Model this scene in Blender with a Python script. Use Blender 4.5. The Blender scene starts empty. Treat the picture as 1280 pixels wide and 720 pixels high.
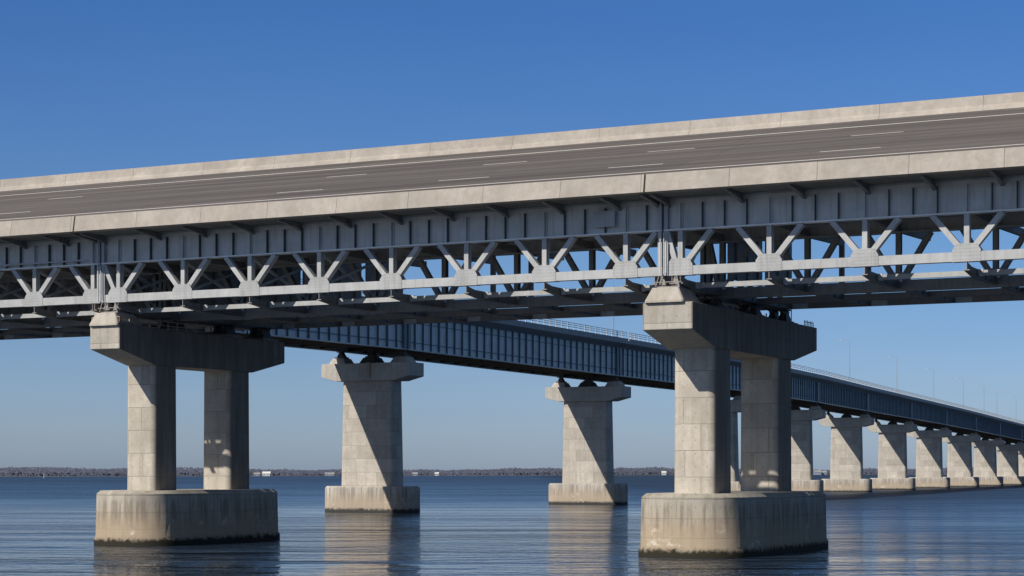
import bpy, math, random
from mathutils import Vector, Matrix
random.seed(7)
D = bpy.data
SC = bpy.context.scene
COL = SC.collection
PI = math.pi

# ------------------------------------------------------------------ mesh builder
class MB:
    """collects prisms, boxes and bars with their UVs; build() links them as ONE mesh object"""
    def __init__(s):
        s.v = []; s.f = []; s.uv = []
    def face(s, pts, uvs):
        n = len(s.v); s.v += [tuple(p) for p in pts]
        s.f.append(tuple(range(n, n + len(pts)))); s.uv += [tuple(u) for u in uvs]
    def poly(s, pts):
        pts = [Vector(p) for p in pts]
        n = (pts[1] - pts[0]).cross(pts[2] - pts[1])
        n = n.normalized() if n.length > 1e-9 else Vector((0, 0, 1))
        if abs(n.z) > .8: us = [(p.x, p.y) for p in pts]
        elif abs(n.x) > abs(n.y): us = [(p.y, p.z) for p in pts]
        else: us = [(p.x, p.z) for p in pts]
        s.face(pts, us)
    def box(s, x0, x1, y0, y1, z0, z1):
        if x0 > x1: x0, x1 = x1, x0
        if y0 > y1: y0, y1 = y1, y0
        if z0 > z1: z0, z1 = z1, z0
        a = [(x0,y0,z0),(x1,y0,z0),(x1,y1,z0),(x0,y1,z0),(x0,y0,z1),(x1,y0,z1),(x1,y1,z1),(x0,y1,z1)]
        for q in ((3,2,1,0),(4,5,6,7),(0,1,5,4),(1,2,6,5),(2,3,7,6),(3,0,4,7)):
            s.poly([a[i] for i in q])
        return s
    def extrude(s, prof, axis, a0, a1):
        """profile [(u,v)] swept along axis: 'x' -> (a,u,v), 'y' -> (u,a,v)"""
        def P(a, q): return (a, q[0], q[1]) if axis == 'x' else (q[0], a, q[1])
        n = len(prof); acc = 0
        A = sum(prof[i][0]*prof[(i+1)%n][1] - prof[(i+1)%n][0]*prof[i][1] for i in range(n))
        if A < 0: prof = prof[::-1]
        flip = (axis == 'y')
        for i in range(n):
            p, q = prof[i], prof[(i+1) % n]
            L = math.hypot(q[0]-p[0], q[1]-p[1])
            if abs(q[1]-p[1]) > abs(q[0]-p[0])*.4: u0, u1 = p[1], q[1]
            else: u0, u1 = p[0], q[0]
            pts = [P(a0,p), P(a1,p), P(a1,q), P(a0,q)]; us = [(a0,u0),(a1,u0),(a1,u1),(a0,u1)]
            if flip: pts = pts[::-1]; us = us[::-1]
            pts = pts[::-1]; us = us[::-1]
            s.face(pts, us)
            acc += L
        c0 = [P(a0,q) for q in prof]; c1 = [P(a1,q) for q in prof]
        if flip: c0 = c0[::-1]
        else: c1 = c1[::-1]
        s.face(c0[::-1] if not flip else c0[::-1], [(p[1] if axis=='x' else p[0], p[2]) for p in c0[::-1]])
        s.face(c1[::-1], [(p[1] if axis=='x' else p[0], p[2]) for p in c1[::-1]])
        return s
    def vprism(s, rings, top=True, bottom=True):
        """rings: list of (z, [(x,y)...]) counter-clockwise outlines, equal counts"""
        n = len(rings[0][1])
        cum = [0]
        for i in range(n):
            a, b = rings[0][1][i], rings[0][1][(i+1) % n]
            cum.append(cum[-1] + math.hypot(b[0]-a[0], b[1]-a[1]))
        for (z0, r0), (z1, r1) in zip(rings, rings[1:]):
            for i in range(n):
                j = (i+1) % n
                s.face([(*r0[i], z0), (*r0[j], z0), (*r1[j], z1), (*r1[i], z1)],
                       [(cum[i], z0), (cum[i+1], z0), (cum[i+1], z1), (cum[i], z1)])
        if top:
            z, r = rings[-1]; s.face([(*p, z) for p in r], [(p[0], p[1]*.01+z) for p in r])
        if bottom:
            z, r = rings[0]; s.face([(*p, z) for p in r[::-1]], [(p[0], z) for p in r[::-1]])
        return s
    def bar(s, a, b, w, h, up=(0, 1, 0)):
        """box bar from a to b; h measured along 'up', w across"""
        a = Vector(a); b = Vector(b); d = (b-a).normalized(); u = Vector(up)
        u = (u - d*u.dot(d)).normalized(); r = d.cross(u)
        c = []
        for P in (a, b):
            for sx, sy in ((-1,-1),(1,-1),(1,1),(-1,1)):
                c.append(P + r*(w/2*sx) + u*(h/2*sy))
        L = (b-a).length
        for i in range(4):
            j = (i+1) % 4
            ww = w if i % 2 == 0 else h
            s.face([c[i], c[i+4], c[j+4], c[j]], [(0,0),(L,0),(L,ww),(0,ww)])
        s.face([c[0],c[1],c[2],c[3]], [(0,0),(w,0),(w,h),(0,h)])
        s.face([c[7],c[6],c[5],c[4]], [(0,h),(w,h),(w,0),(0,0)])
        return s
    def tube(s, a, b, r0, r1=None, n=10):
        a = Vector(a); b = Vector(b); r1 = r0 if r1 is None else r1
        d = (b-a).normalized(); u = d.orthogonal().normalized(); w = d.cross(u)
        A = [a + (u*math.cos(2*PI*i/n) + w*math.sin(2*PI*i/n))*r0 for i in range(n)]
        B = [b + (u*math.cos(2*PI*i/n) + w*math.sin(2*PI*i/n))*r1 for i in range(n)]
        L = (b-a).length
        for i in range(n):
            j = (i+1) % n
            s.face([A[i],A[j],B[j],B[i]], [(i/n,0),((i+1)/n,0),((i+1)/n,L),(i/n,L)])
        s.face(A[::-1], [(0,0)]*n); s.face(B, [(0,0)]*n)
        return s
    def build(s, name, mat, parent=None, bevel=0, smooth=False, loc=None, rz=0):
        me = D.meshes.new(name)
        me.from_pydata(s.v, [], s.f)
        uvl = me.uv_layers.new(name='UVMap')
        for i, u in enumerate(s.uv): uvl.data[i].uv = u
        if bevel or smooth:
            import bmesh
            bm = bmesh.new(); bm.from_mesh(me)
            bmesh.ops.remove_doubles(bm, verts=bm.verts, dist=.0006)
            bmesh.ops.recalc_face_normals(bm, faces=bm.faces)
            bm.to_mesh(me); bm.free()
        me.materials.append(mat)
        o = D.objects.new(name, me); COL.objects.link(o)
        if bevel:
            m = o.modifiers.new('bevel', 'BEVEL'); m.width = bevel; m.segments = 2; m.limit_method = 'ANGLE'; m.angle_limit = math.radians(35)
        if smooth:
            for p in me.polygons: p.use_smooth = True
            try: me.set_sharp_from_angle(angle=math.radians(38))
            except Exception: pass
        if loc: o.location = loc
        o.rotation_euler[2] = rz
        if parent: o.parent = parent
        return o

def tag(o, label=None, cat=None, group=None, kind=None):
    if label: o['label'] = label
    if cat: o['category'] = cat
    if group: o['group'] = group
    if kind: o['kind'] = kind
    return o
def empty(name, loc=(0,0,0), rz=0):
    o = D.objects.new(name, None); COL.objects.link(o); o.location = loc; o.rotation_euler[2] = rz; o.empty_display_size = .5
    return o

# ------------------------------------------------------------------ materials
def newmat(name):
    m = D.materials.new(name); m.use_nodes = True
    nt = m.node_tree; nt.nodes.clear()
    out = nt.nodes.new('ShaderNodeOutputMaterial'); b = nt.nodes.new('ShaderNodeBsdfPrincipled')
    nt.links.new(b.outputs[0], out.inputs[0])
    return m, nt, b
class N:
    def __init__(s, nt): s.nt = nt
    def n(s, t, **k):
        x = s.nt.nodes.new(t)
        for a, b in k.items(): setattr(x, a, b)
        return x
    def l(s, a, b): s.nt.links.new(a, b)
    def mapping(s, src, scale, loc=(0,0,0)):
        m = s.n('ShaderNodeMapping'); m.inputs['Scale'].default_value = scale; m.inputs['Location'].default_value = loc
        s.l(src, m.inputs[0]); return m.outputs[0]
    def noise(s, vec, scale, detail=4, rough=.55, dist=0):
        x = s.n('ShaderNodeTexNoise'); x.inputs['Scale'].default_value = scale; x.inputs['Detail'].default_value = detail
        x.inputs['Roughness'].default_value = rough; x.inputs['Distortion'].default_value = dist
        s.l(vec, x.inputs['Vector']); return x.outputs['Fac']
    def ramp(s, fac, stops):
        r = s.n('ShaderNodeValToRGB'); e = r.color_ramp.elements
        while len(e) < len(stops): e.new(.5)
        for el, (p, c) in zip(e, stops):
            el.position = p; el.color = (c, c, c, 1) if not hasattr(c, '__len__') else (*c, 1)
        s.l(fac, r.inputs[0]); return r.outputs[0]
    def mix(s, fac, a, b, mode='MIX'):
        x = s.n('ShaderNodeMix', data_type='RGBA', blend_type=mode)
        for src, i in ((fac, 0), (a, 6), (b, 7)):
            if isinstance(src, (int, float)): x.inputs[i].default_value = src
            elif isinstance(src, tuple): x.inputs[i].default_value = (*src, 1)
            else: s.l(src, x.inputs[i])
        return x.outputs[2]
    def math(s, op, a, b=0.0, clamp=False):
        x = s.n('ShaderNodeMath', operation=op, use_clamp=clamp)
        for src, i in ((a, 0), (b, 1)):
            if isinstance(src, (int, float)): x.inputs[i].default_value = src
            else: s.l(src, x.inputs[i])
        return x.outputs[0]
    def bump(s, h, strength, dist=.05, prev=None):
        b = s.n('ShaderNodeBump'); b.inputs['Strength'].default_value = strength; b.inputs['Distance'].default_value = dist
        s.l(h, b.inputs['Height'])
        if prev: s.l(prev, b.inputs['Normal'])
        return b.outputs[0]

def concrete(name, base, brick=None, streak=.35, flank_shade=None, footing=False, haze=0.0, offset=.5, dark=.55):
    m, nt, b = newmat(name); n = N(nt)
    tc = n.n('ShaderNodeTexCoord'); gp = n.n('ShaderNodeNewGeometry').outputs['Position']
    big = n.noise(gp, .45, 5, .6)
    med = n.noise(gp, 2.3, 6, .62)
    fine = n.noise(gp, 16, 5, .65)
    st = n.noise(n.mapping(gp, (2.6, 2.6, .16)), 1.0, 6, .65)
    st2 = n.noise(n.mapping(gp, (.8, .8, .1), (7, 3, 1)), 1.0, 4, .6)
    c = n.mix(n.ramp(big, [(.3, 0), (.7, 1)]), tuple(x*.78 for x in base), tuple(min(1, x*1.13) for x in base))
    c = n.mix(n.math('MULTIPLY', n.ramp(med, [(.38, 0), (.72, 1)]), .55), c, tuple(x*dk for x, dk in zip(base, (.70, .66, .60))))
    c = n.mix(n.math('MULTIPLY', n.ramp(st, [(.48, 0), (.66, 1)]), streak), c, tuple(x*dark*k for x, k in zip(base, (1.0, .93, .82))))
    c = n.mix(n.math('MULTIPLY', n.ramp(st2, [(.55, 0), (.75, 1)]), streak*.6), c, tuple(min(.8, x*1.3) for x in base))
    c = n.mix(n.math('MULTIPLY', n.ramp(fine, [(.35, 1), (.55, 0)]), .22), c, tuple(x*.5 for x in base))
    spots = n.n('ShaderNodeTexVoronoi'); spots.inputs['Scale'].default_value = 3.1; n.l(gp, spots.inputs['Vector'])
    c = n.mix(n.math('MULTIPLY', n.ramp(spots.outputs['Distance'], [(.02, 1), (.07, 0)]), .55), c, tuple(x*.3 for x in base))
    h = n.math('ADD', n.math('MULTIPLY', fine, .6), n.math('MULTIPLY', med, .8))
    if brick:
        w, hh = brick[:2]; bc = brick[2] if len(brick) > 2 else .6
        br = n.n('ShaderNodeTexBrick'); br.offset = offset; br.offset_frequency = 2; br.squash = 1.35; br.squash_frequency = 3
        br.inputs['Scale'].default_value = 1; br.inputs['Brick Width'].default_value = w; br.inputs['Row Height'].default_value = hh
        br.inputs['Mortar Size'].default_value = .028; br.inputs['Mortar Smooth'].default_value = .6
        br.inputs['Color1'].default_value = (1,1,1,1); br.inputs['Color2'].default_value = (.60,.59,.56,1); br.inputs['Mortar'].default_value = (.85,.85,.85,1)
        wob = n.n('ShaderNodeVectorMath', operation='ADD'); sc = n.n('ShaderNodeVectorMath', operation='SCALE'); sc.inputs['Scale'].default_value = .05
        nz = n.n('ShaderNodeTexNoise'); nz.inputs['Scale'].default_value = 1.5; n.l(gp, nz.inputs['Vector'])
        n.l(nz.outputs['Color'], sc.inputs[0]); n.l(tc.outputs['UV'], wob.inputs[0]); n.l(sc.outputs[0], wob.inputs[1])
        n.l(wob.outputs[0], br.inputs['Vector'])
        c = n.mix(bc, c, n.mix(1.0, c, br.outputs['Color'], 'MULTIPLY'))
        jn = n.math('MULTIPLY', br.outputs['Fac'], n.ramp(n.noise(gp, .9, 3), [(.35, .45), (.55, 1)]))
        c = n.mix(n.math('MULTIPLY', jn, .85), c, tuple(x*.34 for x in base))
        tv = n.n('ShaderNodeTexVoronoi'); tv.inputs['Scale'].default_value = 1; tv.inputs['Randomness'].default_value = 0
        n.l(n.mapping(tc.outputs['UV'], (1/.8, 1/.81, 1), (.3, .25, 0)), tv.inputs['Vector'])
        c = n.mix(n.math('MULTIPLY', n.ramp(tv.outputs['Distance'], [(.05, 1), (.09, 0)]), .45 if bc > .5 else 0.0), c, tuple(x*.35 for x in base))
        h = n.math('SUBTRACT', h, n.math('MULTIPLY', br.outputs['Fac'], 1.2))
    if flank_shade:  # side faces: shade painted into the colour, broken up by stain streaks
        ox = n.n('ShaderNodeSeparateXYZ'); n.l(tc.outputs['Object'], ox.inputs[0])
        fl = n.ramp(n.math('MULTIPLY', n.math('ABSOLUTE', ox.outputs[0]), .1), [((flank_shade-.12)*.1, 0), ((flank_shade-.04)*.1, 1)])
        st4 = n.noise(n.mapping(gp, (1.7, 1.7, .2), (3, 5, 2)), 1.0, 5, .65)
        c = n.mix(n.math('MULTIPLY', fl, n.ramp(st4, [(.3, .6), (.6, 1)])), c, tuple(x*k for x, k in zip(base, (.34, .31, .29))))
    if footing:
        z = n.n('ShaderNodeSeparateXYZ'); n.l(gp, z.inputs[0])
        zz = n.math('ADD', z.outputs[2], n.math('MULTIPLY', n.math('SUBTRACT', med, .5), .9))
        tan = n.ramp(n.math('MULTIPLY', zz, .25), [(.0, 1), (.42, .85), (.72, .2), (.85, 0)])
        c = n.mix(n.math('MULTIPLY', tan, .8), c, (.34, .26, .17))
        st3 = n.noise(n.mapping(gp, (3.4, 3.4, .22), (1, 8, 3)), 1.0, 5, .6)
        c = n.mix(n.math('MULTIPLY', n.math('MULTIPLY', n.ramp(st3, [(.44, 0), (.58, 1)]), n.ramp(n.math('MULTIPLY', zz, .25), [(.3, .2), (.55, 1), (.74, 1), (.85, .2)])), .6), c, (.14, .12, .10))
        eff = n.math('MULTIPLY', n.noise(n.mapping(gp, (1, 1, 1.6), (4, 0, 0)), 1.1, 6, .7), n.ramp(n.noise(gp, .35, 2), [(.4, .75), (.62, 1.1)]))
        band = n.ramp(n.math('MULTIPLY', z.outputs[2], .25), [(.08, 0), (.16, 1), (.4, .7), (.55, 0)])
        c = n.mix(n.math('MULTIPLY', n.math('MULTIPLY', n.ramp(eff, [(.56, 0), (.66, 1)]), band), .6), c, (.62, .57, .5))
        gb = n.ramp(n.math('MULTIPLY', n.math('ADD', z.outputs[2], n.math('MULTIPLY', n.math('SUBTRACT', fine, .5), .5)), .25), [(.07, 1), (.17, 0)])
        c = n.mix(n.math('MULTIPLY', gb, .6), c, (.2, .17, .13))
        wl = n.ramp(n.math('MULTIPLY', n.math('ADD', z.outputs[2], n.math('MULTIPLY', n.math('SUBTRACT', med, .5), .9)), 1.0), [(.30, 1), (.55, 0)])
        c = n.mix(wl, c, (.022, .02, .013))
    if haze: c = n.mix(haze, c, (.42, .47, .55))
    n.l(c, b.inputs['Base Color']); b.inputs['Roughness'].default_value = .88
    b.inputs['Specular IOR Level'].default_value = .25
    n.l(n.bump(h, .35, .03), b.inputs['Normal'])
    return m

def steel(name, base, rough=.5, rivet=None, grime=.3, haze=0.0, rust=.25):
    m, nt, b = newmat(name); n = N(nt)
    tc = n.n('ShaderNodeTexCoord'); gp = n.n('ShaderNodeNewGeometry').outputs['Position']
    big = n.noise(gp, .8, 5, .6); fine = n.noise(gp, 7, 5, .6)
    st = n.noise(n.mapping(gp, (4, 4, .3)), 1.0, 5, .6)
    c = n.mix(n.ramp(big, [(.3, 0), (.7, 1)]), tuple(x*.84 for x in base), tuple(x*1.1 for x in base))
    c = n.mix(n.math('MULTIPLY', n.ramp(st, [(.5, 0), (.7, 1)]), grime), c, tuple(x*.5 for x in base))
    c = n.mix(n.math('MULTIPLY', n.ramp(n.noise(gp, 3.3, 6, .7), [(.62, 0), (.7, 1)]), rust), c, (.16, .085, .045))
    h = n.math('MULTIPLY', fine, .3)
    if rivet:
        v = n.n('ShaderNodeTexVoronoi'); v.inputs['Scale'].default_value = 1/rivet; v.inputs['Randomness'].default_value = 0
        n.l(tc.outputs['UV'], v.inputs['Vector'])
        dot = n.ramp(v.outputs['Distance'], [(.2, 1), (.34, 0)])
        c = n.mix(n.math('MULTIPLY', n.ramp(v.outputs['Distance'], [(.28, 0), (.36, 1), (.44, 0)]), .16), c, tuple(x*.45 for x in base))
        h = n.math('ADD', h, n.math('MULTIPLY', dot, 1.5))
    if haze: c = n.mix(haze, c, (.3, .38, .5))
    n.l(c, b.inputs['Base Color']); b.inputs['Roughness'].default_value = rough
    b.inputs['Specular IOR Level'].default_value = .35
    n.l(n.bump(h, .22 if rivet else .15, .02), b.inputs['Normal'])
    return m

def plain(name, base, rough=.7, var=.2, scale=3):
    m, nt, b = newmat(name); n = N(nt)
    gp = n.n('ShaderNodeNewGeometry').outputs['Position']
    c = n.mix(n.noise(gp, scale, 5, .6), tuple(x*(1-var) for x in base), tuple(x*(1+var) for x in base))
    n.l(c, b.inputs['Base Color']); b.inputs['Roughness'].default_value = rough
    b.inputs['Specular IOR Level'].default_value = .3
    return m

M = {}
M['cap'] = concrete('cap_concrete', (.52, .49, .44), (3.1, 7.0), .35, flank_shade=1.6)
M['column'] = concrete('column_concrete', (.57, .525, .455), (2.35, 1.62), .34, flank_shade=1.46)
M['footing'] = concrete('footing_concrete', (.50, .47, .41), (3.3, 1.18), .38, flank_shade=3.6, footing=True, dark=.38)
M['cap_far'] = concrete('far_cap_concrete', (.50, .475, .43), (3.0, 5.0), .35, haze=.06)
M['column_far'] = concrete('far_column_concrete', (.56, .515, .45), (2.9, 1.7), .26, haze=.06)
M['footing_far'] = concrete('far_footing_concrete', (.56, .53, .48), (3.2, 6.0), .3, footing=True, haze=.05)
M['barrier'] = concrete('barrier_concrete', (.44, .405, .365), (5.2, 9.0, .2), .2, offset=0, dark=.7)
M['slab'] = concrete('slab_concrete', (.30, .28, .25), (5.0, 5.0), .4)
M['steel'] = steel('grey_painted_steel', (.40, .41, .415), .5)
M['flange'] = steel('flange_highlight_paint', (.8, .8, .78), .4, grime=.1, rust=.05)  # painted highlight, brightens the girder's bottom flange under the shading overhang
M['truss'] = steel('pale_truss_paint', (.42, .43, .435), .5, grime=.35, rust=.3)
M['rivet'] = steel('riveted_plate_paint', (.39, .40, .405), .5, rivet=.2, grime=.4, rust=.3)
M['rivet_band'] = steel('riveted_flange_paint', (.60, .59, .57), .5, rivet=.14)
M['web'] = steel('web_plate_paint', (.56, .555, .54), .5, grime=.45, rust=.12)
M['stiff'] = steel('shaded_stiffener_paint', (.10, .105, .11), .6, grime=.3, rust=.1)  # shade on the stiffener faces is put into this dark colour
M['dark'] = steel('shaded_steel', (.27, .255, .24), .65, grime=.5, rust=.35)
M['bearing'] = steel('bearing_steel', (.07, .07, .07), .6, rust=.7)
M['rusty'] = steel('rusty_rail_steel', (.40, .31, .24), .7, rust=.8)
M['pipe'] = plain('galvanised_pipe', (.5, .52, .54), .45)
M['blue'] = steel('blue_painted_steel', (.62, .69, .70), .5, grime=.25, rust=.05)
M['blue_dark'] = steel('blue_stiffener_paint', (.15, .19, .23), .45, grime=.3, rust=.05)
M['brown'] = steel('brown_soffit_steel', (.10, .085, .07), .7, rust=.7)
M['fascia'] = steel('blue_fascia', (.30, .32, .34), .6, grime=.3, rust=.05)
M['rail'] = plain('galvanised_rail', (.5, .52, .54), .5, .15)
M['white'] = plain('white_road_paint', (.72, .7, .67), .7, .18, 6)
M['lamp'] = plain('pale_pole_paint', (.6, .62, .64), .4, .05)
M['pole'] = plain('weathered_pole_paint', (.30, .34, .40), .5, .1)
M['leaf'] = plain('hazy_far_wood', (.12, .135, .185), .95, .08, .02)  # distance haze is mixed into this bluish tree colour

def road_mat():
    m, nt, b = newmat('worn_asphalt'); n = N(nt)
    tc = n.n('ShaderNodeTexCoord'); uv = tc.outputs['UV']
    tr = n.noise(n.mapping(uv, (.02, 1.0, 1)), 1.0, 3, .5)
    tr2 = n.noise(n.mapping(uv, (.05, 3.2, 1), (3, 9, 0)), 1.0, 4, .6)
    fine = n.noise(uv, 14, 5, .7)
    c = n.mix(n.ramp(tr, [(.34, 0), (.66, 1)]), (.058, .051, .051), (.135, .120, .117))
    c = n.mix(n.math('MULTIPLY', n.ramp(tr2, [(.45, 0), (.7, 1)]), .45), c, (.075, .07, .068))
    pt = n.n('ShaderNodeTexVoronoi', distance='CHEBYCHEV'); pt.inputs['Scale'].default_value = 1
    n.l(n.mapping(uv, (.045, .27, 1)), pt.inputs['Vector']); ps = n.n('ShaderNodeSeparateColor'); n.l(pt.outputs['Color'], ps.inputs[0])
    c = n.mix(n.math('MULTIPLY', n.ramp(ps.outputs[0], [(.72, 0), (.74, 1)]), .3), c, (.045, .04, .04))
    c = n.mix(n.math('MULTIPLY', n.ramp(n.noise(uv, .5, 5, .7), [(.55, 0), (.68, 1)]), .35), c, (.05, .045, .043))
    c = n.mix(n.math('MULTIPLY', n.ramp(fine, [(.3, 0), (.7, 1)]), .3), c, (.16, .148, .143))
    n.l(c, b.inputs['Base Color']); b.inputs['Roughness'].default_value = .85
    n.l(n.bump(fine, .2, .01), b.inputs['Normal'])
    return m
M['road'] = road_mat()

def water_mat():
    m, nt, b = newmat('river_water'); n = N(nt)
    gp = n.n('ShaderNodeNewGeometry').outputs['Position']
    patch = n.noise(n.mapping(gp, (.010, .022, 1)), 1.0, 4, .6, .4)
    patch2 = n.noise(n.mapping(gp, (.03, .11, 1), (20, 5, 0)), 1.0, 4, .6, .5)
    pm = n.math('ADD', n.math('MULTIPLY', patch, .55), n.math('MULTIPLY', patch2, .45))
    amp = n.ramp(pm, [(.40, .25), (.5, .8), (.6, 1.45)])
    amp = n.math('MULTIPLY', amp, 1.0)
    w1 = n.noise(n.mapping(gp, (.85, .55, 1)), 1.0, 3, .55, .5)
    w2 = n.noise(n.mapping(gp, (2.4, 1.5, 1), (5, 2, 0)), 1.0, 3, .6, .5)
    w3 = n.noise(n.mapping(gp, (.07, .10, 1), (2, 2, 0)), 1.0, 2, .5)
    h = n.math('ADD', n.math('ADD', n.math('MULTIPLY', w1, .42), n.math('MULTIPLY', w2, .15)), n.math('MULTIPLY', w3, .7))
    h = n.math('MULTIPLY', h, amp)
    bp = n.bump(h, WATER_BUMP, 1.0)
    n.l(bp, b.inputs['Normal'])
    c = n.mix(n.ramp(pm, [(.35, 0), (.65, 1)]), (.024, .044, .075), (.014, .028, .052))
    n.l(c, b.inputs['Base Color'])
    sy = n.n('ShaderNodeSeparateXYZ'); n.l(gp, sy.inputs[0])
    rg = n.math('ADD', n.ramp(n.math('MULTIPLY', sy.outputs[1], .001), [(.10, .03), (.25, .07), (.38, .24), (1, .36)]), n.math('MULTIPLY', n.math('SUBTRACT', amp, .8), .05))
    east = n.ramp(n.math('ADD', n.math('MULTIPLY', sy.outputs[0], .01), n.math('MULTIPLY', n.math('SUBTRACT', patch2, .5), .3)), [(.14, 0), (.42, .15)])
    rg = n.math('ADD', rg, east)
    n.l(rg, b.inputs['Roughness']); b.inputs['IOR'].default_value = 1.33
    return m
WATER_BUMP = .8
M['water'] = water_mat()

# ------------------------------------------------------------------ frames of the two bridges
CAMZ = 5.2
ANG = math.atan2(-.4468, .8946)
A0 = Vector((9.21, 115.7, 0))
E1 = Vector((math.cos(ANG), math.sin(ANG), 0)); E2 = Vector((-E1.y, E1.x, 0))
LP = 41.9
def W(p, s, z=0): return A0 + E1*p + E2*s + Vector((0, 0, z))

# ------------------------------------------------------------------ near bridge: piers
def rrect(x0, x1, y0, y1, r, n=4):
    pts = []
    for cx, cy, a in ((x1-r, y0+r, -90), (x1-r, y1-r, 0), (x0+r, y1-r, 90), (x0+r, y0+r, 180)):
        for i in range(n+1):
            t = math.radians(a + 90*i/n); pts.append((cx + r*math.cos(t), cy + r*math.sin(t)))
    return pts
def nose(hw, y0, y1, tip, n=5):
    """plan of a pier footing: straight sides, blunt rounded noses of depth 'tip'"""
    pts = []
    ks = [(1, 0), (.985, .3), (.9, .6), (.74, .82), (.5, .95), (.2, 1.0)]
    for k, t in ks: pts.append((hw*k, y1 - tip + tip*t))
    for k, t in ks[::-1]: pts.append((-hw*k, y1 - tip + tip*t))
    for k, t in ks: pts.append((-hw*k, y0 + tip - tip*t))
    for k, t in ks[::-1]: pts.append((hw*k, y0 + tip - tip*t))
    return pts
def inset(r, d):
    cx = sum(p[0] for p in r)/len(r); cy = sum(p[1] for p in r)/len(r)
    ex = max(p[0] for p in r) - cx; ey = max(p[1] for p in r) - cy
    return [(cx + (x-cx)*(ex-d)/ex, cy + (y-cy)*(ey-d)/ey) for x, y in r]

def bearing(parent, y, zb, zt, sc=1.0, x=0, pedestal=False):
    x = float(x)
    if pedestal:
        r0 = rrect(x-1.25, x+1.25, y-1.1, y+1.9, .15); 
        MB().vprism([(zb, r0), (zb+.12, r0), (zb+.9, rrect(x-.85, x+.85, y-.85, y+1.3, .1))]).build('pedestal', M['cap'], parent)
        zb += .9
        m = MB().box(x-.75, x+.75, y-.45, y+.45, zb, zb+.1)
        for dx in (-.42, .42):
            m.box(x+dx-.26, x+dx+.26, y-.3, y+.3, zb+.1, zb+.2)
            m.vprism([(zb+.2, rrect(x+dx-.22, x+dx+.22, y-.26, y+.26, .03)), (zt-.15, rrect(x+dx-.1, x+dx+.1, y-.24, y+.24, .03))])
            m.tube((x+dx, y-.3, zt-.15), (x+dx, y+.3, zt-.15), .1)
            m.box(x+dx-.24, x+dx+.24, y-.28, y+.28, zt-.1, zt)
        for dx in (-.66, .66): m.tube((x+dx, y-.38, zb+.1), (x+dx, y-.38, zb+.32), .035, n=6)
        m.bar((x-.9, y-.5, zb+.35), (x+.9, y-.5, zb+.35), .05, .05); m.bar((x-.75, y-.5, zb+.1), (x-.55, y-.5, zb+.7), .05, .05); m.bar((x+.75, y-.5, zb+.1), (x+.6, y-.5, zb+.7), .05, .05)
        m.build('bearing', M['dark'], parent)
    else:
        r = MB()
        r.vprism([(zb, rrect(x-1.05*sc, x+1.05*sc, y-1.2, y+1.2, .1)), (zb+.22, rrect(x-1.0*sc, x+1.0*sc, y-1.1, y+1.1, .1))])
        r.build('pedestal', M['slab'], parent)
        m = MB()
        m.box(x-.8*sc, x+.8*sc, y-.8, y+.8, zb+.22, zb+.32)
        for dx in (-.38, .38):
            m.vprism([(zb+.32, rrect(x+dx-.34, x+dx+.34, y-.6, y+.6, .03)), (zt-.2, rrect(x+dx-.13, x+dx+.13, y-.45, y+.45, .03))])
            m.tube((x+dx, y-.7, zt-.2), (x+dx, y+.7, zt-.2), .13)
            m.box(x+dx-.3, x+dx+.3, y-.5, y+.5, zt-.1, zt-.003)
            for q in (-.5, .5): m.bar((x+dx, y+q*1.6, zb+.32), (x+dx, y+q*.8, zt-.15), .08, .3, (1, 0, 0))
        for q in (-.7, .7): m.tube((x+q, y-.7, zb+.5), (x+q, y-.7, zb+.85), .05, n=6)
        m.build('bearing', M['bearing'], parent)

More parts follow.
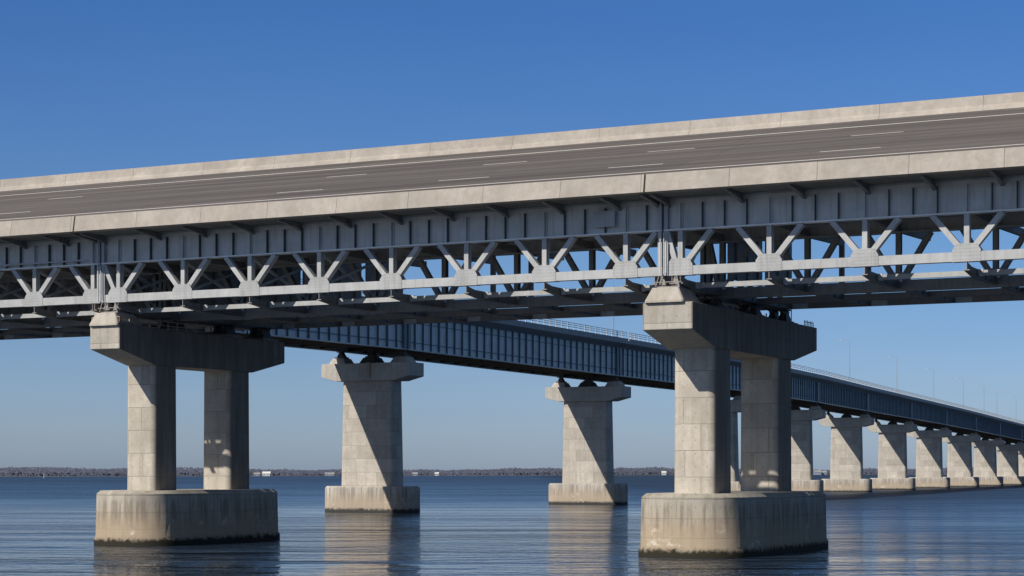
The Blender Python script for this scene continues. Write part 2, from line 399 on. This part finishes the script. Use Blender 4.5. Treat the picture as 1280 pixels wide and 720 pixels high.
LINES = (.8, 7.8, 14.9, 21.0)
def near_pier(pc, label, rail, cols=((4.0, 7.1), (15.9, 18.9)), end=23.8, foot=22.6, bear=(7.8, 14.9, 21.0), cx=-1.6, kx=-1.3, hw=3.45):
    t = empty('bridge_pier', W(pc, 0), ANG)
    tag(t, label, 'bridge pier', 'two column piers of the near bridge')
    f0 = nose(hw, 1.9, foot, 3.4)
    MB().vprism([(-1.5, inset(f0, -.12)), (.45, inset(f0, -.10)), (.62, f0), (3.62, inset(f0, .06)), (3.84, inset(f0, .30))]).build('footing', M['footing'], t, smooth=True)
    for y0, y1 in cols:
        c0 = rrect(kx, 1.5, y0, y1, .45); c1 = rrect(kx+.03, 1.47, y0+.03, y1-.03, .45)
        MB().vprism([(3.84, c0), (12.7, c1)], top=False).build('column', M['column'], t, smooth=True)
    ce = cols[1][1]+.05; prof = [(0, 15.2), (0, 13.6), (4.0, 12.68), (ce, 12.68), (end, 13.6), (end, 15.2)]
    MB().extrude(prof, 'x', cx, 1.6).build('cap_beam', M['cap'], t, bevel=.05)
    bearing(t, .9, 15.2, 16.95, x=(-.17 if cx < -1.2 else .32), pedestal=True)
    for s in bear: bearing(t, s, 15.2, 16.0 if s < 10 else (16.2 if s < 18 else 16.33), 1.0, x=(-.2 if cx < -1.2 else .3))
    if rail:
        r = MB()
        pts = [(cx+.1, y) for y in [.1 + 1.1*i for i in range(8)]]
        pts2 = [(1.5, y) for y in [.1 + 1.1*i for i in range(9)]]
        for ps in (pts, pts2, [(cx+.1, .1), (0, .1), (.75, .1), (1.5, .1)]):
            for x, y in ps: r.bar((x, y, 15.2), (x, y, 15.82), .07, .07)
            for z in (15.5, 15.8): r.bar((*ps[0], z), (*ps[-1], z), .06, .06, (0, 0, 1))
        r.build('guard_rail', M['rusty'], t)
    else:
        r = MB()
        for i in range(7):
            y = 21.6 + i*.33; r.bar((1.4, y, 15.2), (1.4, y, 15.2 + .35 + .12*random.random()), .04, .04)
        r.bar((1.4, 21.6, 15.5), (1.4, 23.6, 15.5), .04, .04, (0, 0, 1))
        r.tube((.2, 22.4, 15.2), (.2, 22.4, 17.0), .035, n=6)
        r.build('guard_rail', M['bearing'], t)
        for i in range(9):   # old formwork anchors left standing on the cap
            pass
    d = MB()   # pipes down the joint
    return t
pierA = near_pier(0, 'nearest two column concrete pier standing right of centre, under the truss bridge', False)
pierB = near_pier(-LP, 'two column concrete pier at the left with a rusty rail on its cap', True,
                  ((4.1, 6.9), (13.3, 16.1)), 20.5, 18.8, (7.8, 14.2, 19.0), -.95, -1.15, 3.35)

# ------------------------------------------------------------------ near bridge: spans
ZC0, ZC1 = 16.85, 17.38        # truss bottom chord
ZF = 19.50                     # underside of plate girder
ZG = 21.42                     # top of plate girder
def ibeam(m, x0, x1, y, z0, z1, fw, ft, wt):
    m.box(x0, x1, y-fw/2, y+fw/2, z0, z0+ft); m.box(x0, x1, y-fw/2, y+fw/2, z1-ft, z1)
    m.box(x0, x1, y-wt/2, y+wt/2, z0+ft, z1-ft)
def truss(t, y, x0, x1, gus, zc0, zc1, zf, front, parts_mat, gm, left_end, right_end):
    MB().box(x0, x1, y-.25, y+.25, zc0, zc1).build('bottom_chord', parts_mat, t)
    run = 1.95
    zt = zf
    for g in gus:
        if g < x0-.1 or g > x1+.1: continue
        # gusset plates, one per face of the truss
        for sgn in (-1, 1):
            yy = y + sgn*.262
            pr = [(g-.80, zc0-.02), (g+.80, zc0-.02), (g+.80, zc1+.10), (g+.56, zc1+.46), (g-.56, zc1+.46), (g-.80, zc1+.10)]
            pr = [(min(max(a, x0), x1), b) for a, b in pr]
            if sgn == -1 or front:
                MB().extrude(pr, 'y', yy-.012, yy+.012).build('gusset_plate', gm, t)
        h = zt - (zc1+.1)
        for sgn in (-1, 1):
            xe = g + sgn*run
            if xe < x0+.1 or xe > x1-.1: 
                lim = (x1-.15) if sgn > 0 else (x0+.15)
                if abs(lim-g) < .7: continue
                xe = lim
            MB().bar((g+sgn*.28, y, zc1+.12), (xe, y, zt-.002), .31, .42, (0, 1, 0)).build('diagonal', parts_mat, t)
        m = MB()
        m.box(g-.15, g+.15, y-.22, y-.18, zc1+.1, zt-.002); m.box(g-.15, g+.15, y+.18, y+.22, zc1+.1, zt-.002)
        m.box(g-.02, g+.02, y-.178, y+.178, zc1+.1, zt-.002)
        m.build('vertical', parts_mat, t)
    for xa in ((x0+.14,) if left_end else ()) + ((x1-.14,) if right_end else ()):
        MB().box(xa-.13, xa+.13, y-.26, y+.255, zc1, zt-.003).build('end_post', parts_mat, t)

def near_span(x0, x1, gus, label, diaph):
    """x along the bridge in pier coordinates; the thing's own origin is its left joint"""
    t = empty('truss_bridge_span', W(x0, 0), ANG)
    tag(t, label, 'bridge span', 'spans of the near truss bridge')
    L = x1 - x0 - .12; LR = x1 - x0 - .02
    G = [g - x0 for g in gus]
    gaps = sorted(G); step = gaps[1]-gaps[0]
    # trusses and their plate girders
    for k, y in enumerate(LINES[:2]):
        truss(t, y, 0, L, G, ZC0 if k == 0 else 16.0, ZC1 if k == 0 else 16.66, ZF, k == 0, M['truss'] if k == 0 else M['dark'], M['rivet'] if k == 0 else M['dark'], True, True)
        top = ZG if k == 0 else 24.2
        g = MB(); g.box(0, L, y-.02, y+.02, ZF+.09, top-.05)
        web = g.build('girder', M['web'], t)
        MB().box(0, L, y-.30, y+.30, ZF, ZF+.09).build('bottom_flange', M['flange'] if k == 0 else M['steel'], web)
        MB().box(0, L, y-.28, y+.28, top-.05, top+.02).build('top_flange', M['steel'], web)
        if k == 0:
            MB().box(0, L, y-.05, y-.0225, top-.30, top-.052).build('flange_angle', M['rivet_band'], web)
            xs = []
            for i in range(-1, len(G)):
                a = gaps[i] if i >= 0 else gaps[0]-step
                for q in range(4): xs.append((a + step*q/4, q == 0))
            for x, big in xs:
                if x < .2 or x > L-.2: continue
                m = MB()
                if big:
                    m.box(x-.13, x+.13, y-.06, y-.023, ZF+.092, top-.302); m.box(x-.02, x+.02, y-.24, y-.061, ZF+.092, top-.302)
                    m.build('stiffener', M['rivet_band'], web)
                else:
                    m.box(x-.02, x+.02, y-.24, y-.022, ZF+.092, top-.302)
                    m.build('stiffener', M['stiff'], web)
            for xa in (.12, L-.12):
                MB().box(xa-.12, xa+.12, y-.27, y-.024, ZF+.092, top-.303).build('stiffener', M['steel'], web)
    # deeper girders below the banked deck
    for k, y in ((2, LINES[2]), (3, LINES[3])):
        zl = 16.2 if k == 2 else 16.33; MB().box(0, L, y-.2, y+.2, zl, zl+.4).build('bottom_chord', M['dark'], t)
        zs = 22.05 + .3025*y
        m = MB(); ibeam(m, 0, L, y, zs-3.6, zs-.12, .5, .08, .04); m.build('girder', M['web'], t)
        for i, gg in enumerate([.3] + G[1::3] + [L-.3]):
            MB().box(gg-.15, gg+.15, y-.15, y+.15, zl+.4, zs-3.6).build('post', M['dark'], t)
    # lower floor: stringers and beams
    ends = [.05] + [g for g in G if .3 < g < L-.3] + [L-.05]
    for a, b in zip(ends, ends[1:]):
        if b-a < 1: continue
        MB().box(a+.45, b-.22, 2.70, 2.96, 16.24, 16.54).build('stringer', M['steel'], t)
        MB().box(a+.15, a+.42, 2.72, 2.9, 16.2, 16.60).build('connection_plate', M['pipe'], t)
        MB().box(a+.25, a+1.35, 20.76, 20.79, 16.33, 16.68).build('connection_plate', M['pipe'], t)
        MB().box(a+.18, a+.36, 7.28, 7.40, 16.5, 16.85).build('connection_plate', M['pipe'], t)
    for gg in [.5] + G + [L-.5]:
        if gg < .1 or gg > L: continue
        m = MB()
        m.extrude([(.58, 16.84), (.58, 16.40), (3.0, 16.13), (20.9, 16.36), (20.9, 16.5), (1.7, 16.66)], 'x', gg-.02, gg+.02)
        m.bar((gg, 3.0, 16.10), (gg, 20.9, 16.335), .34, .05, (0, 0, 1))
        m.bar((gg, .58, 16.37), (gg, 3.0, 16.10), .34, .05, (0, 0, 1))
        for y in (3.2, 5.0, 9.6, 11.5, 13.2, 16.5, 18.6): m.box(gg-.12, gg+.12, y-.02, y+.02, 16.16 + (y-3)*.0128, 16.5)
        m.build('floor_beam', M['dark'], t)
        if gg in (.5, L-.5): continue
        # upper cross frame between the first two girders, and the braced frame beyond
        m = MB()
        m.bar((gg, LINES[0]+.1, ZF+.28), (gg, LINES[1]-.1, ZF+.28), .28, .45, (0, 0, 1))
        m.bar((gg, LINES[1]+.1, ZF+.28), (gg, LINES[2]-.1, ZF+.5), .28, .45, (0, 0, 1))
        m.build('cross_beam', M['dark'], t)
        m = MB()
        m.bar((gg+.05, LINES[0]+.3, ZC1), (gg+.05, LINES[1]-.3, ZF-.1), .16, .16, (1, 0, 0))
        m.bar((gg-.12, LINES[0]+.3, ZF-.1), (gg-.12, LINES[1]-.3, ZC1), .16, .16, (1, 0, 0))
        if gg + x0 < -22: m.build('cross_brace', M['steel'], t)
        if diaph(gg + x0):
            m = MB()
            m.box(gg+.2, gg+.24, LINES[1]+.3, LINES[2]-.3, 17.3, 21.2)
            m.box(gg+.2, gg+.24, LINES[2]+.3, LINES[3]-.3, 17.3, 21.2)
            for y in (9.5, 11.6, 13.6, 17.6, 19.7): m.box(gg+.242, gg+.36, y-.05, y+.05, 17.3, 21.2)
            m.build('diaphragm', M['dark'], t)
    for y in (2.4, 4.2, 6.0, 9.8, 12.4):
        m = MB(); ibeam(m, .05, L-.05, y, ZF+.55, ZF+.95, .3, .04, .03); m.build('deck_stringer', M['steel'], t)
    # brackets under the overhang
    x = 1.0
    brs = []
    for i in range(int(L/3.75)+1):
        x = 1.1 + i*3.78 if i else .25
        if x < L-.2: brs.append(x)
    brs.append(L-.25)
    for x in brs:
        m = MB()
        m.extrude([(.78, 20.95), (.78, 21.44), (-2.0, 21.44), (-2.0, 21.30), (.0, 21.12)], 'x', x-.025, x+.025)
        m.bar((x, .77, 20.93), (x, 0.0, 21.10), .22, .03, (0, 0, 1)); m.bar((x, 0.0, 21.10), (x, -2.0, 21.285), .22, .03, (0, 0, 1))
        m.build('bracket', M['dark'], t)
    # deck: flat overhang, then a steeply banked roadway
    RZ = lambda s: 22.44 + .3025*s
    S1 = 22.35
    MB().extrude([(-2.0, 21.45), (1.4, 21.45), (1.5, 22.05+.3025*1.5), (S1+.2, RZ(S1)-.38), (S1+.2, RZ(S1)-.02), (-1.75, RZ(-1.75)-.02), (-2.0, 21.84)], 'x', 0, LR).build('deck_slab', M['slab'], t)
    m = MB(); m.face([(0, -1.7, RZ(-1.7)), (LR, -1.7, RZ(-1.7)), (LR, 22, RZ(22)), (0, 22, RZ(22))],
                     [(x0, 0), (x0+L, 0), (x0+L, 25), (x0, 25)])
    m.build('road_surface', M['road'], t)
    # barriers
    MB().extrude([(-2.4, 21.46), (-2.0, 21.40), (-2.003, 21.9), (-1.78, 22.0), (-1.92, 22.2), (-1.98, 22.52), (-2.22, 22.52)], 'x', 0, L).build('barrier', M['barrier'], t)
    b = RZ(22)
    MB().extrude([(21.85, RZ(21.85)-.03), (21.98, b+.22), (22.1, b+.36), (22.18, b+1.02), (22.42, b+1.02), (22.6, b-.5)], 'x', 0, LR).build('barrier', M['barrier'], t)
    # road markings
    def strip(xa, xb, s, w=.11):
        m = MB(); dz = .005
        m.face([(xa, s-w/2, RZ(s-w/2)+dz), (xb, s-w/2, RZ(s-w/2)+dz), (xb, s+w/2, RZ(s+w/2)+dz), (xa, s+w/2, RZ(s+w/2)+dz)], [(0,0),(1,0),(1,1),(0,1)])
        m.build('lane_marking', M['white'], t)
    strip(0, LR, 4.15, .18); strip(0, LR, 18.5, .2)
    for c in (-84, -71, -58.2, -45.2, -32.4, -19.5, -7.1, 7.0, 20.2, 33.2):
        for s, ln in ((7.4, 3.8), (13.97, 3.4)):
            a, bb = c - x0, c - x0 + ln
            if bb > 0 and a < L and a >= 0 and bb <= L: strip(a, bb, s, .13)
    return t
JA, JB = -.45, -42.3
spA = near_span(JA, JA+LP, [.57, 6.1, 11.8, 17.6, 23.3, 29.0, 34.7, 40.3], 'steel truss span of the near bridge from the nearest pier to the right', lambda g: g < 2)
spM = near_span(JB, JA, [-40.9 + 5.42*i for i in range(8)], 'long steel truss span of the near bridge between its two piers', lambda g: g < -28)
spL = near_span(JB-LP, JB, [-43.1 - 5.15*i for i in range(8)][::-1], 'steel truss span of the near bridge left of the piers, with a pale pipe', lambda g: True)
# fittings at the joints
for sp, x in ((spA, -.03), (spM, -.03)):
    m = MB()
    for dx, r, z0, z1 in ((-.12, .05, 16.9, 21.2), (.10, .04, 16.9, 19.4), (.24, .035, 17.0, 18.9)):
        m.tube((x+dx, .36, z0), (x+dx, .36, z1), r, n=8)
    m.build('drain_pipe', M['pipe'], sp)
m = MB(); m.tube((LP-14, .42, ZF+.34), (LP-1.2, .42, ZF+.34), .05, n=8); m.tube((0, .42, ZF+.30), (LP-14, .42, ZF+.34), .05, n=8)
for i in range(14): m.box(i*3+.5, i*3+.56, .36, .78, ZF+.22, ZF+.28)
m.build('pipe', M['pipe'], spL)
m = MB().box(LP-4.62, LP-3.2, .44, .52, ZF+.45, ZG-.5); m.build('access_plate', M['steel'], spM)
for o in (spA, spM, spL): pass

# ------------------------------------------------------------------ far bridge
PC = [(-78, 147), (-17.8, 249), (11.9, 305.5), (38.2, 364), (61.3, 424), (83.0, 484.5), (105.8, 543), (127.2, 595.5), (147.6, 644), (167.6, 692), (187.8, 740), (208, 788), (229, 837), (250, 886)]
ZB = [20.9, 20.55, 20.0, 20.05, 20.1, 20.1, 19.8, 19.3, 18.6, 17.8, 17.0, 16.3, 15.5, 14.8]   # underside of girder
def head(i):
    a = Vector(PC[max(i-1, 0)]) if i > 1 else Vector(PC[1]) - (Vector(PC[2])-Vector(PC[1])); b = Vector(PC[min(i+1, len(PC)-1)])
    if i == 0: a, b = Vector(PC[0]), Vector(PC[1])
    d = b - a; return math.atan2(-d.x, d.y)       # rz: local +y runs along the bridge
FL = ['closest far bridge pier, standing clear to the right of the left near pier',
      'far bridge pier just left of the nearest two column pier, second of its row',
      'far bridge pier mostly hidden between the columns of the nearest near-bridge pier',
      'far bridge pier half hidden behind the right column of the nearest pier',
      'far bridge pier, first one fully clear to the right of the nearest pier',
      'pale far bridge pier, second clear one right of the nearest pier',
      'far bridge pier, third clear one right of the nearest pier',
      'far bridge pier, fourth clear one right of the nearest pier',
      'small far bridge pier, fifth clear one right of the nearest pier',
      'small distant pier, sixth clear one right of the nearest pier',
      'tiny distant pier cut by the right edge, seventh clear of the nearest pier',
      'most distant pier of the row beyond the right edge',
      'last pier of the receding row beyond the right edge']
def far_pier(i):
    x, y = PC[i]; zb = ZB[i]; rz = head(i)
    t = empty('bridge_pier', (x, y, 0), rz)
    if i == 0: lab = 'pier carrying the long left span of the far bridge, left of the frame'
    else: lab = FL[i-1]
    tag(t, lab, 'bridge pier', 'solid wall piers of the far bridge')
    f0 = nose(2.6, -6.2, 6.2, 1.6); f0 = [(b, -a) for a, b in f0]      # long axis across the bridge
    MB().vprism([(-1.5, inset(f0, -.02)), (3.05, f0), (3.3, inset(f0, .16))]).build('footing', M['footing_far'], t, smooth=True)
    zc = zb - 1.65
    c0 = rrect(-3.95, 3.95, -1.45, 1.45, .5); c1 = rrect(-3.7, 3.7, -1.35, 1.35, .5)
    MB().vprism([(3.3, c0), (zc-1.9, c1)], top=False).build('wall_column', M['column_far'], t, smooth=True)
    pr = [(-6.5, zc), (-6.5, zc-1.7), (-4.3, zc-2.25), (4.3, zc-2.25), (6.5, zc-1.7), (6.5, zc)]
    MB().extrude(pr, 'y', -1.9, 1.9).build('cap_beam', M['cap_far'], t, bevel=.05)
    for xb in (-4.6, 0, 4.6):
        MB().vprism([(zc, rrect(xb-1.3, xb+1.3, -1.2, 1.2, .1)), (zc+.75, rrect(xb-.85, xb+.85, -.9, .9, .1))]).build('pedestal', M['cap_far'] if xb > 4 or xb < -4 else M['bearing'], t)
        m = MB().box(xb-.7, xb+.7, -.6, .6, zc+.75, zc+.95)
        m.vprism([(zc+.95, rrect(xb-.5, xb+.5, -.5, .5, .05)), (zb-.12, rrect(xb-.22, xb+.22, -.3, .3, .05))]); m.box(xb-.5, xb+.5, -.45, .45, zb-.12, zb-.003)
        m.build('bearing', M['bearing'], t)
    if i == 1:
        MB().box(-.25+.6, .25+.6, -2.05, -1.905, zc-1.9, zc+.05).build('drain_chute', M['rusty'], t)
    return t
for i in range(0, len(PC)-1): far_pier(i)
HW = 6.9
def far_span(i, label, detail):
    a = Vector((*PC[i], ZB[i])); b = Vector((*PC[i+1], ZB[i+1]))
    d = b - a; L = math.hypot(d.x, d.y); rz = math.atan2(-d.x, d.y)
    t = empty('girder_bridge_span', a, rz); t.rotation_euler = (math.atan2(d.z, L), 0, rz); t.rotation_mode = 'XYZ'
    tag(t, label, 'bridge span', 'blue girder spans of the far bridge')
    H = 4.35
    e = .03
    for sx in (-1, 1):
        x = sx*4.9
        web = MB().box(x-.02, x+.02, e, L-e, .1, H).build('girder', M['blue'], t)
        MB().box(x-.35, x+.35, e, L-e, 0, .1).build('bottom_flange', M['blue'], web)
        MB().box(x-.3, x+.3, e, L-e, H, H+.07).build('top_flange', M['blue_dark'], web)
        if sx == 1:
            n = int(round(L/2.05)); m = MB()
            m.box(x+.021, x+.15, e, L-e, .95, 1.05)
            m.box(x+.021, x+.12, e, L-e, 3.45, 3.52)
            m.build('longitudinal_stiffener', M['blue_dark'], web)
            mm = MB()
            for k in range(1, n):
                y = L*k/n; q = MB() if detail else mm
                wdt = .028 if k % 4 else .08
                q.box(x+.152, x+.30, y-wdt, y+wdt, .102, H-.002)
                q.box(x+.021, x+.1515, y-wdt, y+wdt, .102, .948); q.box(x+.021, x+.1515, y-wdt, y+wdt, 1.052, 3.448); q.box(x+.021, x+.1515, y-wdt, y+wdt, 3.522, H-.002)
                if detail: q.build('stiffener', M['blue_dark'], web)
            if not detail: mm.build('stiffener', M['blue_dark'], web)
            for y in (.35, L-.35):
                MB().box(x+.155, x+.42, y-.3, y+.3, .102, H-.002).build('end_stiffener', M['blue_dark'], web)
    # brown underside
    for k in range(int(L/4)):
        y = 2 + k*4.0
        MB().box(-4.87, 4.87, y-.12, y+.12, .15, .75).build('cross_beam', M['brown'], t)
    for x in (-3, -1, 1, 3):
        m = MB().box(x-.22, x+.22, e, L-e, .8, 1.0); m.build('stringer', M['brown'], t)
    MB().box(-4.6, 4.6, e, L-e, 1.25, 1.35).build('soffit_panel', M['brown'], t)
    MB().extrude([(-HW, H+.95), (-HW, H+.55), (-5.2, H+.075), (5.2, H+.075), (HW, H+.55), (HW, H+.95)], 'y', 0, L).build('deck_slab', M['fascia'], t)
    MB().box(-HW+.4, HW-.4, 0, L, H+.954, H+1.0).build('road_surface', M['road'], t)
    for sx in (-1, 1):
        x = sx*(HW-.18)
        MB().box(x-.16, x+.16, 0, L, H+.953, H+1.35).build('parapet', M['rail'] if sx < 0 else M['fascia'], t)
        r = MB()
        for z in (1.75, 2.05, 2.32): r.bar((x, 0, H+z), (x, L, H+z), .07, .07, (0, 0, 1))
        n = int(L/1.9); post = []
        for k in range(n):
            y = 1 + k*(L-1)/n
            if detail and sx > 0: post.append(y)
            else: r.box(x-.06, x+.06, y-.06, y+.06, H+1.352, H+2.3)
        rl = r.build('railing', M['rail'], t)
        for y in post: MB().box(x-.06, x+.06, y-.06, y+.06, H+1.352, H+2.3).build('rail_post', M['rail'], rl)
    return t
SL = ['long blue girder span of the far bridge passing behind the near left pier',
      'blue girder span between the two far piers below the near deck',
      'blue girder span running in behind the nearest two column pier',
      'blue girder span seen between the columns of the nearest pier',
      'blue girder span reappearing just right of the nearest pier',
      'blue girder span over the first and second clear far piers',
      'blue girder span from the second to the third clear far pier',
      'blue girder span from the third to the fourth clear far pier',
      'blue girder span from the fourth to the fifth clear far pier',
      'small blue girder span from the fifth to the sixth clear far pier',
      'small blue girder span ending at the right edge of the view',
      'distant blue girder span just beyond the right edge',
      'most distant blue girder span beyond the right edge']
for i in range(len(PC)-1):
    far_span(i, SL[i], i in (1, 2, 3, 4, 5, 6))

# street lamps on the near edge of the far bridge
def lamp(px, label):
    best = None
    for i in range(1, len(PC)-1):
        a = Vector(PC[i]); b = Vector(PC[i+1]); d = (b-a); c = Vector((d.y, -d.x)).normalized()*(HW-.5)
        for k in range(200):
            q = a + d*k/200 + c
            e = abs(640 + 2442*q.x/q.y - px)
            if best is None or e < best[0]: best = (e, q, ZB[i] + (ZB[i+1]-ZB[i])*k/200, math.atan2(-d.x, d.y))
    _, q, z, rz = best
    t = empty('street_lamp', (q.x, q.y, z+4.35+1.0), rz)
    tag(t, label, 'street lamp', 'street lamps along the far bridge')
    MB().box(-.2, .2, -.2, .2, 0, .5).build('base', M['pole'], t)
    MB().tube((0, 0, .5), (0, 0, 9.6), .10, .05, 8).build('pole', M['pole'], t)
    m = MB(); m.tube((0, 0, 9.6), (-.7, 0, 9.95), .04, n=6); m.tube((-.7, 0, 9.95), (-1.7, 0, 10.05), .035, n=6); m.build('arm', M['pole'], t)
    MB().vprism([(9.96, rrect(-2.4, -1.6, -.17, .17, .06)), (10.12, rrect(-2.3, -1.65, -.12, .12, .05))]).build('lamp_head', M['pole'], t)
for px, lb in ((767, 'slim street lamp above the far bridge, left of the nearest pier'), (1062, 'slim street lamp on the far bridge, first one right of the nearest pier'),
               (1121, 'street lamp on the far bridge, second one right of the nearest pier'), (1167, 'street lamp on the far bridge, third one right of the nearest pier'),
               (1204, 'small street lamp on the far bridge, fourth one right of the nearest pier'), (1230, 'small street lamp on the far bridge, fifth one right of the nearest pier'),
               (1246, 'small street lamp on the far bridge, sixth one right of the nearest pier'), (1270, 'small street lamp on the far bridge, nearest to the right edge')):
    lamp(px, lb)

# ------------------------------------------------------------------ water, far shore, hills
m = MB(); S = 9000
m.face([(-S, -300, 0), (S, -300, 0), (S, 12000, 0), (-S, 12000, 0)], [(0,0),(1,0),(1,1),(0,1)])
tag(m.build('river_water', M['water']), kind='structure')
def shore_y(x): return 1900 + (x+500)*.85 + 60*math.sin(x*.004) if x > -500 else 1900 + (x+500)*.12 + 60*math.sin(x*.004)
m = MB(); xs = [-2600 + 60*i for i in range(130)]
for a, b in zip(xs, xs[1:]):
    m.face([(a, shore_y(a), .02), (b, shore_y(b), .02), (b, shore_y(b)+900, 3), (a, shore_y(a)+900, 3)], [(0,0)]*4)
tag(m.build('shore', plain('shore_ground', (.16, .15, .145), .95, .3, .03)), kind='structure')
m = MB()
def blob(cx, cy, cz, rx, rz_):
    n = 7; ph = random.random()*6
    ring = []
    for lv, rr in ((0, .85), (.45, 1.0), (.8, .62)):
        ring.append([(cx + math.cos(ph+2*PI*i/n)*rx*rr*random.uniform(.75, 1.2), cy + math.sin(ph+2*PI*i/n)*rx*rr, cz + rz_*(lv + random.uniform(-.08, .08))) for i in range(n)])
    for r0, r1 in zip(ring, ring[1:]):
        for i in range(n): j = (i+1) % n; m.face([r0[i], r0[j], r1[j], r1[i]], [(0,0)]*4)
    for i in range(n): j = (i+1) % n; m.face([ring[-1][i], ring[-1][j], (cx, cy, cz + rz_)], [(0,0)]*3)
x = -1300
def canopy(x): return (6.2 + .8*math.sin(x*.011) + .5*math.sin(x*.037+1) + .35*math.sin(x*.13+2)) * (.75 + .45*shore_y(x)/1900)
while x < 2600:
    hh = canopy(x)
    blob(x, shore_y(x) + 95, 0, 9, hh*.93)
    x += 5
for i in range(60000):
    x = random.uniform(-1300, 2600); dpt = random.uniform(4, 95); hh = canopy(x)*random.choice((1, 1, 1, .93, 1.07))*(.86 + .14*dpt/95)
    z = hh*(1 - random.random()**1.6*1.0); y = shore_y(x) + dpt; r = random.uniform(.5, 1.2)
    p = [Vector((x + r*1.3*math.cos(a_), y + random.uniform(-r, r)*.3, max(.1, z + r*.9*math.sin(a_)))) for a_ in [q_*2.09 + random.uniform(-.5, .5) for q_ in range(3)]]
    m.face(p, [(0,0)]*3)
tag(m.build('distant_wood', M['leaf']), 'dark line of bare trees along the far shore', 'trees', kind='stuff')
# low hill far beyond the shore on the left
m = MB(); hp = []
for i in range(61):
    x = -2600 + i*40; hp.append((x, 5200, 5.2 + max(-8, 15*math.exp(-((x+1560)/170)**2) + 14*math.exp(-((x+1260)/150)**2) + 1.2*math.sin(x*.02) - 3)))
for a, b in zip(hp, hp[1:]): m.face([(a[0], a[1], -1), (b[0], b[1], -1), b, a], [(0,0)]*4); m.face([a, b, (b[0], b[1]+700, -1), (a[0], a[1]+700, -1)], [(0,0)]*4)
tag(m.build('hill', plain('hazy_hill', (.15, .19, .27), .95, .1, .01)), kind='structure')
def house(px, w, d, h, label, roofc, grp='small buildings on the far shore'):
    tx = (px-640)/2442
    x = tx*1900
    for _ in range(30): x = tx*(shore_y(x)+4)
    y = shore_y(x) + 2
    w *= .62; h *= .8
    t = empty('shore_building', (x, y, .1)); tag(t, label, 'building', grp)
    MB().box(-w/2, w/2, 0, d, 0, h).build('wall', M['pole'] if roofc != M['white'] else M['lamp'], t)
    MB().extrude([(-.4, h), (d+.4, h), (d/2, h+d*.28)], 'x', -w/2-.3, w/2+.3).build('roof', roofc, t)
    k = max(2, int(w/4)); 
    for i in range(k): MB().box(-w/2 + (i+.5)*w/k - .6, -w/2 + (i+.5)*w/k + .6, -.05, -.003, h*.35, h*.7).build('window', M['blue_dark'], t)
grey = plain('grey_roof', (.3, .3, .31), .8)
house(333, 13, 8, 3.2, 'white building with a bright wall on the far shore behind the left pier', M['white'])
house(321, 10, 7, 2.2, 'low grey roofed building left of the white one behind the left pier', grey)
house(412, 16, 8, 2.0, 'long low pale building on the far shore left of the closest far pier', grey)
house(519, 9, 7, 2.4, 'small pale house on the far shore right of the closest pier', grey)
house(546, 7, 6, 2.8, 'tiny white house on the far shore between the two middle far piers', M['white'])
house(830, 9, 7, 4.0, 'white house on the far shore just left of the nearest pier', M['white'])
house(1022, 16, 9, 5.0, 'pale house on the far shore between far piers right of the nearest pier', grey)
house(1030, 12, 9, 4.0, 'smaller pale house beside another on the right of the far shore', grey)
# channel marker far out on the left
t = empty('channel_marker', (-345, 1440, 0)); tag(t, 'thin channel marker standing in the water far out on the left', 'marker')
MB().tube((0, 0, -1), (0, 0, 3.4), .25, .2, 8).build('pole', M['lamp'], t)
MB().vprism([(2.6, rrect(-.5, .5, -.5, .5, .1)), (3.6, rrect(-.35, .35, -.35, .35, .1))]).build('day_mark', M['rusty'], t)

# ------------------------------------------------------------------ light
SUNH = Vector((-.80, -.60)).normalized(); EL = math.radians(38.5)
sdir = Vector((SUNH.x*math.cos(EL), SUNH.y*math.cos(EL), math.sin(EL)))
sun = D.lights.new('sun', 'SUN'); sun.energy = 5.0; sun.angle = math.radians(.53); sun.color = (1, .93, .83)
so = D.objects.new('sun', sun); COL.objects.link(so); so.rotation_euler = sdir.to_track_quat('Z', 'Y').to_euler()
w = D.worlds.new('World'); SC.world = w; w.use_nodes = True
nt = w.node_tree; nt.nodes.clear(); n = N(nt)
sky = n.n('ShaderNodeTexSky'); sky.sky_type = 'NISHITA'; sky.sun_disc = False
sky.sun_elevation = EL; sky.sun_rotation = math.atan2(SUNH.x, SUNH.y); sky.altitude = 0
sky.air_density = 1.0; sky.dust_density = .4; sky.ozone_density = 2.2
tcw = n.n('ShaderNodeTexCoord'); sz = n.n('ShaderNodeSeparateXYZ'); n.l(tcw.outputs['Generated'], sz.inputs[0])
tint = n.ramp(sz.outputs[2], [(.0, (.64, .84, 1.42)), (.04, (.62, .81, 1.30)), (.12, (.52, .76, 1.16)), (.23, (.36, .68, 1.20)), (.33, (.62, .66, .84)), (.55, (.85, .66, .52))])
hz = n.noise(n.mapping(tcw.outputs['Generated'], (2, 2, 9)), 1.6, 4, .55)
col = n.mix(1.0, sky.outputs[0], tint, 'MULTIPLY')
col = n.mix(1.0, col, n.ramp(hz, [(.3, (.955, .965, .975)), (.7, (1.05, 1.035, 1.02))]), 'MULTIPLY')
bg = n.n('ShaderNodeBackground'); bg.inputs['Strength'].default_value = .076
ow = n.n('ShaderNodeOutputWorld'); n.l(col, bg.inputs[0]); n.l(bg.outputs[0], ow.inputs[0])

# ------------------------------------------------------------------ camera
cam = D.cameras.new('camera'); co = D.objects.new('camera', cam); COL.objects.link(co)
co.location = (0, 0, CAMZ); co.rotation_euler = (PI/2, 0, 0)
cam.sensor_width = 36; cam.lens = 36*2442/1280; cam.shift_y = (589-360)/1280; cam.clip_start = .5; cam.clip_end = 30000
SC.camera = co
SC.view_settings.view_transform = 'Standard'; SC.view_settings.look = 'None'; SC.view_settings.exposure = 0
SC.render.engine = 'CYCLES'
SC.cycles.max_bounces = 6; SC.cycles.diffuse_bounces = 3
